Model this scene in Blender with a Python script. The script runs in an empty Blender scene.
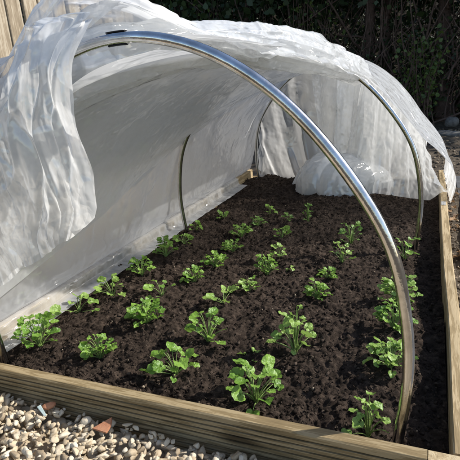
import bpy, bmesh, math, random
import numpy as np
from mathutils import Vector, Matrix

scene = bpy.context.scene
COL = scene.collection
R = math.radians

# ------------------------------------------------------------------ helpers
def tag(o, label=None, cat=None, group=None, kind=None):
    if label: o['label'] = label
    if cat: o['category'] = cat
    if group: o['group'] = group
    if kind: o['kind'] = kind
    return o

def empty(name, loc=(0, 0, 0)):
    o = bpy.data.objects.new(name, None)
    o.empty_display_size = .05
    o.location = loc
    COL.objects.link(o)
    return o

def link(name, me, mat=None, parent=None, smooth=True):
    if mat: me.materials.append(mat)
    o = bpy.data.objects.new(name, me)
    COL.objects.link(o)
    if parent:
        o.parent = parent
        o.matrix_parent_inverse = Matrix.Translation(-Vector(parent.location))
    if smooth:
        me.polygons.foreach_set('use_smooth', [True] * len(me.polygons))
    return o

def mesh_from(name, V, F):
    """V (n,3) array, F list of faces or (m,k) int array."""
    me = bpy.data.meshes.new(name)
    V = np.asarray(V, np.float64)
    if isinstance(F, np.ndarray):
        m, k = F.shape
        me.vertices.add(len(V)); me.vertices.foreach_set('co', V.ravel())
        me.loops.add(m * k); me.loops.foreach_set('vertex_index', F.astype(np.int32).ravel())
        me.polygons.add(m)
        me.polygons.foreach_set('loop_start', np.arange(m, dtype=np.int32) * k)
        me.update(calc_edges=True)
    else:
        me.from_pydata(V.tolist(), [], F)
        me.update()
    return me

def grid_faces(nu, nv):
    i, j = np.meshgrid(np.arange(nu - 1), np.arange(nv - 1), indexing='ij')
    a = (i * nv + j).ravel()
    return np.stack([a, a + nv, a + nv + 1, a + 1], 1)

# ------------------------------------------------------------------ numpy noise
def _hash(ix, iy, iz, seed):
    h = (ix.astype(np.int64) * 374761393 + iy.astype(np.int64) * 668265263
         + iz.astype(np.int64) * 2147483647 + seed * 1274126177) & 0xffffffff
    h = ((h ^ (h >> 13)) * 1274126177) & 0xffffffff
    h = ((h ^ (h >> 16)) * 2246822519) & 0xffffffff
    return ((h ^ (h >> 15)) & 0xffffff) / float(0xffffff)

def vnoise(x, y, z=None, seed=0):
    if z is None: z = np.zeros_like(x)
    ix, iy, iz = np.floor(x), np.floor(y), np.floor(z)
    fx, fy, fz = x - ix, y - iy, z - iz
    fx, fy, fz = [f * f * f * (f * (f * 6 - 15) + 10) for f in (fx, fy, fz)]
    r = 0
    for dx in (0, 1):
        for dy in (0, 1):
            for dz in (0, 1):
                w = (fx if dx else 1 - fx) * (fy if dy else 1 - fy) * (fz if dz else 1 - fz)
                r = r + w * _hash(ix + dx, iy + dy, iz + dz, seed)
    return r * 2 - 1

def fbm(x, y, z=None, seed=0, octv=4, gain=.5):
    r, a, f = 0, 1., 1.
    for o in range(octv):
        r = r + a * vnoise(x * f, y * f, None if z is None else z * f, seed + o * 17)
        a *= gain; f *= 2.03
    return r

def clods(x, y, cell, seed, fill=.75):
    """rounded lumps: height of the highest ball over each point"""
    gx, gy = x / cell, y / cell
    ix, iy = np.floor(gx), np.floor(gy)
    z0 = np.zeros_like(gx)
    out = np.zeros_like(gx)
    for dx in (-1, 0, 1):
        for dy in (-1, 0, 1):
            cx, cy = ix + dx, iy + dy
            px = cx + _hash(cx, cy, z0, seed); py = cy + _hash(cx, cy, z0, seed + 1)
            rr = (.25 + .5 * _hash(cx, cy, z0, seed + 2)) * (_hash(cx, cy, z0, seed + 3) < fill)
            an = _hash(cx, cy, z0, seed + 4) * 3.14; el = .7 + .6 * _hash(cx, cy, z0, seed + 5)
            qx, qy = gx - px, gy - py
            u = qx * np.cos(an) + qy * np.sin(an); v = -qx * np.sin(an) + qy * np.cos(an)
            d2 = (u * el) ** 2 + (v / el) ** 2
            out = np.maximum(out, np.sqrt(np.maximum(rr * rr - d2, 0)))
    return out * cell

# ------------------------------------------------------------------ materials
def new_mat(name):
    m = bpy.data.materials.new(name)
    m.use_nodes = True
    nt = m.node_tree
    nt.nodes.clear()
    out = nt.nodes.new('ShaderNodeOutputMaterial')
    return m, nt, out

def N(nt, t, **kw):
    n = nt.nodes.new(t)
    for k, v in kw.items():
        if k.startswith('_'): setattr(n, k[1:], v)
        else: n.inputs[k.replace('_', ' ')].default_value = v
    return n

def ramp(nt, fac, stops):
    r = nt.nodes.new('ShaderNodeValToRGB')
    e = r.color_ramp.elements
    while len(e) < len(stops): e.new(.5)
    for el, (p, c) in zip(e, stops):
        el.position = p; el.color = (*c, 1)
    nt.links.new(fac, r.inputs[0])
    return r.outputs[0]

def coords(nt, scale=(1, 1, 1), kind='Object', rot=(0, 0, 0)):
    tc = nt.nodes.new('ShaderNodeTexCoord')
    mp = nt.nodes.new('ShaderNodeMapping')
    mp.inputs['Scale'].default_value = scale
    mp.inputs['Rotation'].default_value = rot
    nt.links.new(tc.outputs[kind], mp.inputs[0])
    return mp.outputs[0]

def noise(nt, vec, scale, detail=4, rough=.55, dist=0):
    n = N(nt, 'ShaderNodeTexNoise', Scale=scale, Detail=detail, Roughness=rough, Distortion=dist)
    nt.links.new(vec, n.inputs['Vector'])
    return n.outputs['Fac']

def bump(nt, h, dist, strength=1.):
    b = N(nt, 'ShaderNodeBump', Strength=strength, Distance=dist)
    nt.links.new(h, b.inputs['Height'])
    return b.outputs[0]

def wood(name, dark, mid, light, along='X', rough=.75, weather=.5):
    m, nt, out = new_mat(name)
    sc = {'X': (2.6, 30, 30), 'Y': (30, 2.6, 30), 'Z': (30, 30, 2.6)}[along]
    v = coords(nt, sc)
    g = noise(nt, v, 2.2, 6, .6, .6)
    sc2 = {'X': (14, 260, 260), 'Y': (260, 14, 260), 'Z': (260, 260, 14)}[along]
    fine = noise(nt, coords(nt, sc2), 1.3, 3, .6)
    blot = noise(nt, coords(nt, (1, 1, 1)), 5, 4, .6)
    mx = N(nt, 'ShaderNodeMath', _operation='MULTIPLY_ADD'); nt.links.new(fine, mx.inputs[0]); mx.inputs[1].default_value = .45
    nt.links.new(g, mx.inputs[2])
    mx2 = N(nt, 'ShaderNodeMath', _operation='MULTIPLY_ADD'); nt.links.new(blot, mx2.inputs[0]); mx2.inputs[1].default_value = weather
    nt.links.new(mx.outputs[0], mx2.inputs[2])
    c = ramp(nt, mx2.outputs[0], [(.62, dark), (.95, mid), (1.25 if weather < .3 else 1.0, light)])
    # knots
    vo = N(nt, 'ShaderNodeTexVoronoi', Scale=1.0)
    sk = {'X': (3.2, 11, 11), 'Y': (11, 3.2, 11), 'Z': (11, 11, 3.2)}[along]
    nt.links.new(coords(nt, sk), vo.inputs['Vector'])
    kr = ramp(nt, vo.outputs['Distance'], [(.07, (1, 1, 1)), (.2, (0, 0, 0))])
    mixk = nt.nodes.new('ShaderNodeMix'); mixk.data_type = 'RGBA'
    nt.links.new(kr, mixk.inputs[0]); nt.links.new(c, mixk.inputs[6]); mixk.inputs[7].default_value = (*[d * .55 for d in dark], 1)
    p = N(nt, 'ShaderNodeBsdfPrincipled', Roughness=rough)
    p.inputs['Specular IOR Level'].default_value = .25
    nt.links.new(mixk.outputs[2], p.inputs['Base Color'])
    nt.links.new(bump(nt, mx.outputs[0], .0016), p.inputs['Normal'])
    nt.links.new(p.outputs[0], out.inputs[0])
    return m

def film_mat(name, clear, blurred, white, tone=1., stretch=(1, 1, 1), crk=1.):
    """thin milky polythene: a little goes straight through, some is blurred, the rest scatters forward and back"""
    m, nt, out = new_mat(name)
    v = coords(nt)
    # sharp little creases: borders of stretched voronoi cells at two sizes, over a soft undulation
    wv = nt.nodes.new('ShaderNodeMix'); wv.data_type = 'VECTOR'; wv.inputs[0].default_value = .08
    nz = N(nt, 'ShaderNodeTexNoise', Scale=9., Detail=3.); nt.links.new(v, nz.inputs['Vector'])
    sv = coords(nt, stretch)
    nt.links.new(sv, wv.inputs[4]); nt.links.new(nz.outputs['Color'], wv.inputs[5])
    def vor(sc):
        vo = N(nt, 'ShaderNodeTexVoronoi', Scale=sc, Randomness=1.); nt.links.new(wv.outputs[1], vo.inputs['Vector']); return vo.outputs['Distance']
    def mad(x, k, y):
        q = N(nt, 'ShaderNodeMath', _operation='MULTIPLY_ADD'); nt.links.new(x, q.inputs[0]); q.inputs[1].default_value = k
        nt.links.new(y, q.inputs[2]); return q.outputs[0]
    amt = N(nt, 'ShaderNodeMapRange'); nt.links.new(noise(nt, v, 5.5, 3, .6), amt.inputs[0])
    amt.inputs[1].default_value = .44; amt.inputs[2].default_value = .62; amt.inputs[3].default_value = .05; amt.inputs[4].default_value = 1.
    vsum = mad(vor(30.), .22, vor(11.))
    gate = N(nt, 'ShaderNodeMath', _operation='MULTIPLY'); nt.links.new(vsum, gate.inputs[0]); nt.links.new(amt.outputs[0], gate.inputs[1])
    hgt = mad(noise(nt, v, 20, 3, .55, .3), .12, gate.outputs[0])
    nrm = bump(nt, hgt, .016 * crk, .9)
    tr = N(nt, 'ShaderNodeBsdfTransparent'); tr.inputs[0].default_value = (.98, .98, .97, 1)
    rf = N(nt, 'ShaderNodeBsdfRefraction', Roughness=.8, IOR=1.15); rf.inputs[0].default_value = (.97, .97, .96, 1)
    df = N(nt, 'ShaderNodeBsdfDiffuse', Roughness=.2); df.inputs[0].default_value = (.87 * tone, .89 * tone, .91 * tone, 1)
    tl = N(nt, 'ShaderNodeBsdfTranslucent'); tl.inputs[0].default_value = (.91 * tone, .91 * tone, .90 * tone, 1)
    gl = N(nt, 'ShaderNodeBsdfGlossy', Roughness=.11)
    for b in (df, tl, gl): nt.links.new(nrm, b.inputs['Normal'])
    def mix(fac, s0, s1):
        mx = nt.nodes.new('ShaderNodeMixShader')
        if isinstance(fac, float): mx.inputs[0].default_value = fac
        else: nt.links.new(fac, mx.inputs[0])
        nt.links.new(s0, mx.inputs[1]); nt.links.new(s1, mx.inputs[2]); return mx.outputs[0]
    scat = mix(white, tl.outputs[0], df.outputs[0])
    thru = mix(blurred / (clear + blurred), tr.outputs[0], rf.outputs[0]) if blurred else tr.outputs[0]
    # milky unevenness: a little clearer and cloudier in places
    mr = N(nt, 'ShaderNodeMapRange'); nt.links.new(noise(nt, v, 8, 4, .6), mr.inputs[0])
    mr.inputs[1].default_value = .3; mr.inputs[2].default_value = .7
    mr.inputs[3].default_value = 1 - clear - blurred - .1; mr.inputs[4].default_value = 1 - clear - blurred + .1
    # two-sided sheen (Schlick on the absolute angle, the film has no inside)
    geo = nt.nodes.new('ShaderNodeNewGeometry')
    dt = N(nt, 'ShaderNodeVectorMath', _operation='DOT_PRODUCT'); nt.links.new(geo.outputs['Incoming'], dt.inputs[0]); nt.links.new(nrm, dt.inputs[1])
    ab = N(nt, 'ShaderNodeMath', _operation='ABSOLUTE'); nt.links.new(dt.outputs['Value'], ab.inputs[0])
    om = N(nt, 'ShaderNodeMath', _operation='SUBTRACT', _use_clamp=True); om.inputs[0].default_value = 1.; nt.links.new(ab.outputs[0], om.inputs[1])
    # seen at a slant the film is longer to cross, so folds and crease walls look milkier
    sl = N(nt, 'ShaderNodeMath', _operation='POWER'); nt.links.new(om.outputs[0], sl.inputs[0]); sl.inputs[1].default_value = 1.4
    op = N(nt, 'ShaderNodeMath', _operation='MULTIPLY_ADD', _use_clamp=True); nt.links.new(sl.outputs[0], op.inputs[0]); op.inputs[1].default_value = .85
    nt.links.new(mr.outputs[0], op.inputs[2])
    body = mix(op.outputs[0], thru, scat)
    pw = N(nt, 'ShaderNodeMath', _operation='POWER'); nt.links.new(om.outputs[0], pw.inputs[0]); pw.inputs[1].default_value = 5.
    fm = N(nt, 'ShaderNodeMath', _operation='MULTIPLY_ADD', _use_clamp=True); nt.links.new(pw.outputs[0], fm.inputs[0]); fm.inputs[1].default_value = .55; fm.inputs[2].default_value = .12
    nt.links.new(mix(fm.outputs[0], body, gl.outputs[0]), out.inputs[0])
    return m

def leaf_mat(name, c1, c2, rough=.36, trans=.35):
    m, nt, out = new_mat(name)
    oi = nt.nodes.new('ShaderNodeTexCoord')
    n = noise(nt, coords(nt), 85, 3, .65)
    geo = nt.nodes.new('ShaderNodeNewGeometry')
    ad = N(nt, 'ShaderNodeMath', _operation='MULTIPLY_ADD'); nt.links.new(geo.outputs['Random Per Island'], ad.inputs[0])
    ad.inputs[1].default_value = .7; nt.links.new(n, ad.inputs[2])
    c = ramp(nt, ad.outputs[0], [(.35, c1), (1.0, c2)])
    p = N(nt, 'ShaderNodeBsdfPrincipled', Roughness=rough)
    p.inputs['Specular IOR Level'].default_value = .45
    nt.links.new(c, p.inputs['Base Color'])
    nt.links.new(bump(nt, noise(nt, coords(nt), 150, 3, .5), .003), p.inputs['Normal'])
    t = N(nt, 'ShaderNodeBsdfTranslucent'); nt.links.new(c, t.inputs[0])
    mx = nt.nodes.new('ShaderNodeMixShader'); mx.inputs[0].default_value = trans
    nt.links.new(p.outputs[0], mx.inputs[1]); nt.links.new(t.outputs[0], mx.inputs[2])
    nt.links.new(mx.outputs[0], out.inputs[0])
    return m

def rough_mat(name, stops, scale=8, rough=.9, bdist=.004, bscale=60, island=0., spec=.2, detail=6):
    m, nt, out = new_mat(name)
    v = coords(nt)
    n = noise(nt, v, scale, detail, .65)
    fac = n
    if island:
        geo = nt.nodes.new('ShaderNodeNewGeometry')
        ad = N(nt, 'ShaderNodeMath', _operation='MULTIPLY_ADD'); nt.links.new(n, ad.inputs[0]); ad.inputs[1].default_value = 1 - island
        ml = N(nt, 'ShaderNodeMath', _operation='MULTIPLY'); nt.links.new(geo.outputs['Random Per Island'], ml.inputs[0]); ml.inputs[1].default_value = island
        nt.links.new(ml.outputs[0], ad.inputs[2]); fac = ad.outputs[0]
    c = ramp(nt, fac, stops)
    p = N(nt, 'ShaderNodeBsdfPrincipled', Roughness=rough)
    p.inputs['Specular IOR Level'].default_value = spec
    nt.links.new(c, p.inputs['Base Color'])
    nt.links.new(bump(nt, noise(nt, v, bscale, 5, .65), bdist), p.inputs['Normal'])
    nt.links.new(p.outputs[0], out.inputs[0])
    return m

def metal_mat(name):
    m, nt, out = new_mat(name)
    p = N(nt, 'ShaderNodeBsdfPrincipled', Metallic=1.0, Roughness=.16)
    v = coords(nt)
    c = ramp(nt, noise(nt, v, 30, 4, .6), [(.3, (.46, .45, .44)), (.6, (.66, .66, .66)), (.8, (.72, .72, .73))])
    nt.links.new(c, p.inputs['Base Color'])
    r = N(nt, 'ShaderNodeMapRange'); nt.links.new(noise(nt, v, 14, 5, .7), r.inputs[0])
    r.inputs[3].default_value = .06; r.inputs[4].default_value = .24
    nt.links.new(r.outputs[0], p.inputs['Roughness'])
    nt.links.new(bump(nt, noise(nt, v, 90, 4, .6), .0006, .6), p.inputs['Normal'])
    nt.links.new(p.outputs[0], out.inputs[0])
    return m

M = {}
M['board'] = wood('weathered_pine', (.13, .092, .045), (.215, .158, .08), (.31, .24, .135), 'X')
M['board_y'] = wood('weathered_pine_long', (.14, .10, .05), (.29, .215, .115), (.40, .31, .185), 'Y')
M['post'] = wood('pine_end', (.2, .145, .08), (.38, .29, .165), (.46, .37, .23), 'Z')
M['fence'] = wood('fence_board', (.15, .115, .075), (.29, .235, .165), (.38, .325, .245), 'Z', .85)
M['film_wall'] = film_mat('polythene_taut', .13, .34, .42, .86, (1, .6, .8), .5)
M['film'] = film_mat('polythene', .60, 0., .40, 1., (1, .5, 1), .8)
M['film_drape'] = film_mat('polythene_hung', .56, 0., .46, 1., (1.3, 1.3, .4), 1.1)
M['film_inner'] = film_mat('polythene_inner', .58, 0., .40, 1., (.8, .35, .8), .45)
M['film_heap'] = film_mat('polythene_heaped', .42, 0., .44, 1., (1., 1., .6), .6)
M['film_thick'] = film_mat('polythene_folded', .54, 0., .42, 1., (1., .45, 1.), 1.1)
M['film_top'] = film_mat('polythene_gathered', .58, 0., .34, 1., (1., .45, 1.), 1.2)
M['metal'] = metal_mat('galvanised_tube')
M['leaf'] = leaf_mat('seedling_leaf', (.08, .19, .024), (.22, .375, .06))
M['leaf_pale'] = leaf_mat('seedling_leaf_pale', (.13, .255, .04), (.28, .42, .095))
M['leaf_dark'] = leaf_mat('seedling_leaf_dark', (.07, .155, .03), (.15, .27, .055))
M['stem'] = leaf_mat('seedling_stem', (.16, .26, .06), (.26, .36, .11), .4, .2)
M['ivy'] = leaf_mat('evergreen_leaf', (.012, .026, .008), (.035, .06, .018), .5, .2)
M['bush'] = leaf_mat('bush_leaf', (.035, .07, .014), (.11, .16, .035), .45, .35)
M['bark'] = rough_mat('bark', [(.3, (.06, .04, .03)), (.7, (.17, .115, .09))], 14, .95, .02, 40)
M['soil'] = rough_mat('dark_compost', [(.3, (.013, .009, .0066)), (.5, (.037, .0262, .0195)), (.72, (.095, .069, .052))], 55, .95, .005, 260, 0, .15, 8)
M['crumb'] = rough_mat('compost_crumb', [(.2, (.013, .009, .0068)), (.6, (.038, .0275, .021)), (.97, (.115, .087, .066))], 40, .95, .002, 300, .6, .12)
M['stone'] = rough_mat('gravel_stone', [(.12, (.15, .11, .075)), (.3, (.36, .285, .19)), (.54, (.50, .41, .285)), (.85, (.62, .55, .43))], 30, .8, .002, 120, .62, .3)
M['terracotta'] = rough_mat('terracotta', [(.3, (.36, .15, .08)), (.7, (.50, .25, .14))], 40, .9, .001, 200)
M['glass_shard'] = rough_mat('pale_shard', [(.3, (.42, .52, .50)), (.7, (.55, .64, .61))], 60, .35, .001, 200, 0, .5)
M['earth'] = rough_mat('earth', [(.3, (.045, .034, .024)), (.55, (.10, .08, .058)), (.8, (.20, .165, .12))], 18, .95, .01, 90)
M['blocker'] = rough_mat('sky_blocker_dark', [(.3, (.010, .008, .005)), (.7, (.04, .03, .018))], 9, .95, .03, 30)  # dark tone for the added sheet seen through the hedge gaps
M['chip'] = rough_mat('path_chip', [(.2, (.11, .085, .06)), (.6, (.24, .19, .135)), (.95, (.38, .32, .24))], 30, .9, .002, 120, .6)
M['slate'] = rough_mat('slate_paving', [(.3, (.055, .058, .062)), (.7, (.12, .122, .125))], 16, .75, .002, 70)
M['rock'] = rough_mat('rock', [(.3, (.07, .065, .06)), (.7, (.22, .21, .19))], 16, .9, .006, 60)
M['dead_leaf'] = leaf_mat('dead_leaf', (.12, .065, .03), (.30, .18, .085), .7, .2)
M['black'] = rough_mat('black_plastic', [(.3, (.012, .012, .013)), (.7, (.02, .02, .02))], 30, .45, .0005, 200)
M['grey_plastic'] = rough_mat('grey_sheet', [(.3, (.06, .06, .06)), (.7, (.11, .11, .11))], 20, .6, .002, 60)
EXPOSURE = 0.38

# ------------------------------------------------------------------ camera, light, world
def camera():
    X = np.array([-.0695, -.75, .655]); yaw, pitch, roll = .403, .315, -.078
    cy, sy = math.cos(yaw), math.sin(yaw)
    fw = np.array([-sy * math.cos(pitch), cy * math.cos(pitch), -math.sin(pitch)])
    r = np.array([cy, sy, 0.]); u = np.cross(r, fw)
    r2 = r * math.cos(roll) + u * math.sin(roll); u2 = -r * math.sin(roll) + u * math.cos(roll)
    cd = bpy.data.cameras.new('camera'); cd.sensor_width = 36; cd.lens = 36 * 479.5 / 460
    cd.clip_start = .02; cd.clip_end = 300
    co = bpy.data.objects.new('camera', cd); COL.objects.link(co)
    m = Matrix(((r2[0], u2[0], -fw[0], X[0]), (r2[1], u2[1], -fw[1], X[1]), (r2[2], u2[2], -fw[2], X[2]), (0, 0, 0, 1)))
    co.matrix_world = m
    scene.camera = co
camera()

SUN_EL, SUN_AZ = R(37), R(28)          # azimuth measured from +x towards +y
sd = bpy.data.lights.new('sun', 'SUN'); sd.energy = 5.0; sd.angle = R(.5); sd.color = (1, .955, .88)
so = bpy.data.objects.new('sun', sd); COL.objects.link(so)
dirv = Vector((math.cos(SUN_EL) * math.cos(SUN_AZ), math.cos(SUN_EL) * math.sin(SUN_AZ), math.sin(SUN_EL)))
so.rotation_euler = dirv.to_track_quat('Z', 'Y').to_euler(); so.location = dirv * 20
w = bpy.data.worlds.new('World'); scene.world = w; w.use_nodes = True
nt = w.node_tree
sky = nt.nodes.new('ShaderNodeTexSky'); sky.sky_type = 'NISHITA'; sky.sun_disc = False
sky.sun_elevation = SUN_EL; sky.sun_rotation = R(90) - SUN_AZ; sky.altitude = 50
nt.links.new(sky.outputs[0], nt.nodes['Background'].inputs[0]); nt.nodes['Background'].inputs[1].default_value = .15
vs = scene.view_settings; vs.view_transform = 'Standard'; vs.look = 'None'; vs.exposure = EXPOSURE; vs.gamma = 1
vs.use_curve_mapping = False
scene.render.engine = 'CYCLES'
scene.cycles.transparent_max_bounces = 20
scene.cycles.max_bounces = 8
scene.cycles.diffuse_bounces = 5
scene.cycles.glossy_bounces = 3
scene.cycles.transmission_bounces = 6

# ------------------------------------------------------------------ hoops
_HX = np.array([-.512, -.524, -.528, -.522, -.50, -.472, -.435, -.367, -.30, -.231, -.159, -.08, 0])
_HZ = np.array([-.05, .05, .12, .196, .328, .392, .451, .545, .614, .666, .704, .728, .737])
_px = np.concatenate([_HX, -_HX[-2::-1]]); _pz = np.concatenate([_HZ, _HZ[-2::-1]])
def _smooth(px, pz, n=240):
    s = np.concatenate([[0], np.cumsum(np.hypot(np.diff(px), np.diff(pz)))]); s /= s[-1]
    t = np.linspace(0, 1, n); x = np.interp(t, s, px); z = np.interp(t, s, pz)
    for _ in range(60):
        x[1:-1] = .25 * x[:-2] + .5 * x[1:-1] + .25 * x[2:]; z[1:-1] = .25 * z[:-2] + .5 * z[1:-1] + .25 * z[2:]
    return t, x, z
_T, _X, _Z = _smooth(_px, _pz)
_tx, _tz = np.gradient(_X), np.gradient(_Z); _l = np.hypot(_tx, _tz)
_NX, _NZ = -_tz / _l, _tx / _l
XC = -.607
def prof(s, off, y):
    """point on the hoop line at fraction s (0 left foot, 1 right foot), pushed out by off"""
    h = 1 - .055 * np.clip((y - .06) / 2.2, 0, 1)
    x = XC + np.interp(s, _T, _X) + np.interp(s, _T, _NX) * off
    z = (np.interp(s, _T, _Z) + np.interp(s, _T, _NZ) * off) * h
    return x, z

def tube(path, rad, seg=14, caps=True):
    path = [Vector(p) for p in path]
    V, F = [], []
    n = len(path)
    ref = None
    for i, p in enumerate(path):
        t = (path[min(i + 1, n - 1)] - path[max(i - 1, 0)]).normalized()
        if ref is None:
            ref = Vector((0, 1, 0)) if abs(t.y) < .9 else Vector((1, 0, 0))
        a = (ref - t * ref.dot(t)).normalized(); ref = a
        b = t.cross(a)
        r = rad[i] if hasattr(rad, '__len__') else rad
        for k in range(seg):
            an = 2 * math.pi * k / seg
            V.append(p + (a * math.cos(an) + b * math.sin(an)) * r)
    for i in range(n - 1):
        for k in range(seg):
            k2 = (k + 1) % seg
            F.append((i * seg + k, i * seg + k2, (i + 1) * seg + k2, (i + 1) * seg + k))
    if caps:
        F.append(tuple(range(seg))[::-1]); F.append(tuple((n - 1) * seg + k for k in range(seg)))
    return [tuple(v) for v in V], F

def hoop(y, hs, label, dx=0., lean=0., r=.0095):
    pts = []
    for s in np.linspace(0, 1, 90):
        x, z = prof(np.array(s), 0, np.array(hs))
        pts.append((float(x) + dx, y + lean * float(z), float(z)))
    pts = [(pts[0][0] + .004, y, -.22)] + pts + [(pts[-1][0] - .004, y, -.22)]
    V, F = tube(pts, r, 18)
    root = empty('hoop', (pts[0][0], y, -.05))
    tag(root, label, 'hoop', 'metal hoops arching over the raised bed')
    link('tube', mesh_from('tube', V, F), M['metal'], root)
    return root
front_hoop = hoop(.064, .064, 'bare bright metal hoop nearest the camera with a black clip near its top', r=.0108)
hoop(1.18, 1.18, 'middle metal hoop whose right leg stands bare in the soil behind the front hoop')
hoop(2.29, 2.29, 'farthest metal hoop under the film at the back of the bed')
# black clip: two short bands hugging top and underside of the front hoop
def clip_band(s0, s1):
    V, F = [], []; ns, na = 10, 16
    for s in np.linspace(s0, s1, ns):
        for rr_ in (.0111, .0134):
            for an in np.linspace(R(72), R(288), na):
                x, z = prof(np.array(s), rr_ * math.sin(an), np.array(.064)); V.append((float(x), .064 - rr_ * math.cos(an), float(z)))
    m = 2 * na
    ring = list(range(na)) + list(range(2 * na - 1, na - 1, -1))
    for i in range(ns - 1):
        for k in range(m):
            p, q = ring[k], ring[(k + 1) % m]
            F.append((i * m + p, i * m + q, i * m + m + q, i * m + m + p))
    for e in (0, (ns - 1) * m):
        for k in range(na - 1): F.append((e + k, e + k + 1, e + na + k + 1, e + na + k))
    me = mesh_from('clip', V, F)
    bm = bmesh.new(); bm.from_mesh(me); bmesh.ops.recalc_face_normals(bm, faces=bm.faces); bm.to_mesh(me); bm.free()
    return me
link('clip', clip_band(.487, .506), M['black'], front_hoop, False)

# ------------------------------------------------------------------ raised bed
def prism_mesh(name, profile, axis, a, b, bev=.0015, n=40, warp=0., seed=0):
    """closed profile polygon (list of 2d) swept along axis in n steps with a slight warp"""
    V, F = [], []
    k = len(profile)
    for i in range(n + 1):
        t = a + (b - a) * i / n
        wx = warp * float(vnoise(np.array([t * 2.1]), np.array([seed + .5]))[0])
        wz = warp * .7 * float(vnoise(np.array([t * 2.7]), np.array([seed + 7.5]))[0])
        for q in profile:
            V.append((t, q[0] + wx, q[1] + wz) if axis == 'X' else (q[0] + wx, t, q[1] + wz))
    for i in range(n):
        for j in range(k):
            j2 = (j + 1) % k
            F.append((i * k + j, i * k + j2, (i + 1) * k + j2, (i + 1) * k + j))
    F.append(tuple(range(k))[::-1]); F.append(tuple(n * k + j for j in range(k)))
    me = mesh_from(name, V, F)
    bm = bmesh.new(); bm.from_mesh(me)
    bmesh.ops.recalc_face_normals(bm, faces=bm.faces); bm.to_mesh(me); bm.free()
    return me

def groove_profile(inner, outer, top, bot, ng=6):
    """board cross-section (across, z): grooved outer face, rounded arris"""
    sgn = 1 if outer > inner else -1
    p = [(inner, bot), (inner, top - .003), (inner + sgn * .003, top), (outer - sgn * .003, top), (outer, top - .003)]
    z = top - .014; step = (top - bot - .03) / ng
    for i in range(ng):
        p += [(outer, z), (outer - sgn * .008, z - .0006), (outer - sgn * .008, z - .0036), (outer, z - .0042)]
        z -= step
    p.append((outer, bot))
    return p

bed = tag(empty('raised_bed', (-.6, 1.2, -.16)), 'rectangular timber raised bed with grooved weathered pine boards full of dark soil', 'raised bed')
link('front_board', prism_mesh('front_board', groove_profile(0, -.029, 0, -.165, 11), 'X', -1.245, -.043, n=50, warp=.002, seed=1), M['board'], bed, False)
link('side_board', prism_mesh('side_board', groove_profile(0, .031, .0, -.165, 11), 'Y', .002, 2.40, n=60, warp=.003, seed=3), M['board_y'], bed, False)
link('side_board', prism_mesh('side_board', groove_profile(-1.205, -1.238, .0, -.165, 11), 'Y', .002, 2.40, n=60, warp=.004, seed=5), M['board_y'], bed, False)
link('back_board', prism_mesh('back_board', groove_profile(2.403, 2.435, -.052, -.165, 5), 'X', -1.24, .033, n=50, warp=.003, seed=7), M['board'], bed, False)
bpro = [(-.0315, -.165), (-.0315, -.004), (-.0285, -.001), (-.003, -.001), (-.0005, -.004), (-.0005, -.165)]
link('corner_block', prism_mesh('corner_block', bpro, 'X', -.0415, .031, n=4), M['post'], bed, False)
def box(x0, x1, y0, y1, z0, z1):
    V = [(x, y, z) for x in (x0, x1) for y in (y0, y1) for z in (z0, z1)]
    F = [(0, 1, 3, 2), (4, 6, 7, 5), (0, 4, 5, 1), (2, 3, 7, 6), (0, 2, 6, 4), (1, 5, 7, 3)]
    return V, F

# small metal plate screwed on top of the right board near its far end
V, F = box(.004, .024, 1.60, 1.66, .0005, .0025)
pl_ = link('plate', mesh_from('plate', V, F), M['metal'], bed, False)
for yy in (1.613, 1.647):
    v, f = tube([(.014, yy, .0022), (.014, yy, .0038)], .003, 10)
    link('screw', mesh_from('screw', v, f), M['metal'], pl_)
# countersunk screws near the ends of the front board
for xx in (-.075, -1.215):
    for zz in (-.03, -.075):
        v, f = tube([(xx, -.0285, zz), (xx, -.0302, zz)], .0038, 12)
        link('screw', mesh_from('screw', v, f), M['metal'], bed)

# ------------------------------------------------------------------ soil
def soil_height(x, y):
    h = -.055 + .018 * fbm(x * 2.3, y * 2.3, seed=3, octv=3)
    h = h + .0045 * fbm(x * 11, y * 11, seed=5, octv=4)
    wx, wy = x + .007 * fbm(x * 60, y * 60, seed=61, octv=3), y + .007 * fbm(x * 60, y * 60, seed=62, octv=3)
    h = h + clods(wx, wy, .06, 11, .3) * .2 + clods(wx, wy, .024, 21, .5) * .36 + clods(wx + .3, wy, .012, 31, .7) * .5
    h = h + .0042 * fbm(x * 42, y * 42, seed=9, octv=4, gain=.62) + .0012 * fbm(x * 190, y * 190, seed=8, octv=2)
    # a little lower along the right board, a ridge at the left where the film is tucked
    h = h - .022 * np.clip((x + .13) / .1, 0, 1) - .014 * np.clip((-1.09 - x) / .04, 0, 1)
    # scraped against the front board
    return h
nx, ny = 380, 760
gx, gy = np.meshgrid(np.linspace(-1.2035, -.0015, nx), .0015 + 2.40 * np.linspace(0, 1, ny) ** 1.18, indexing='ij')
gz = soil_height(gx, gy)
V = np.stack([gx, gy, gz], -1).reshape(-1, 3)
o = link('soil', mesh_from('soil', V, grid_faces(nx, ny)), M['soil'])
tag(o, kind='structure')

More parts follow.
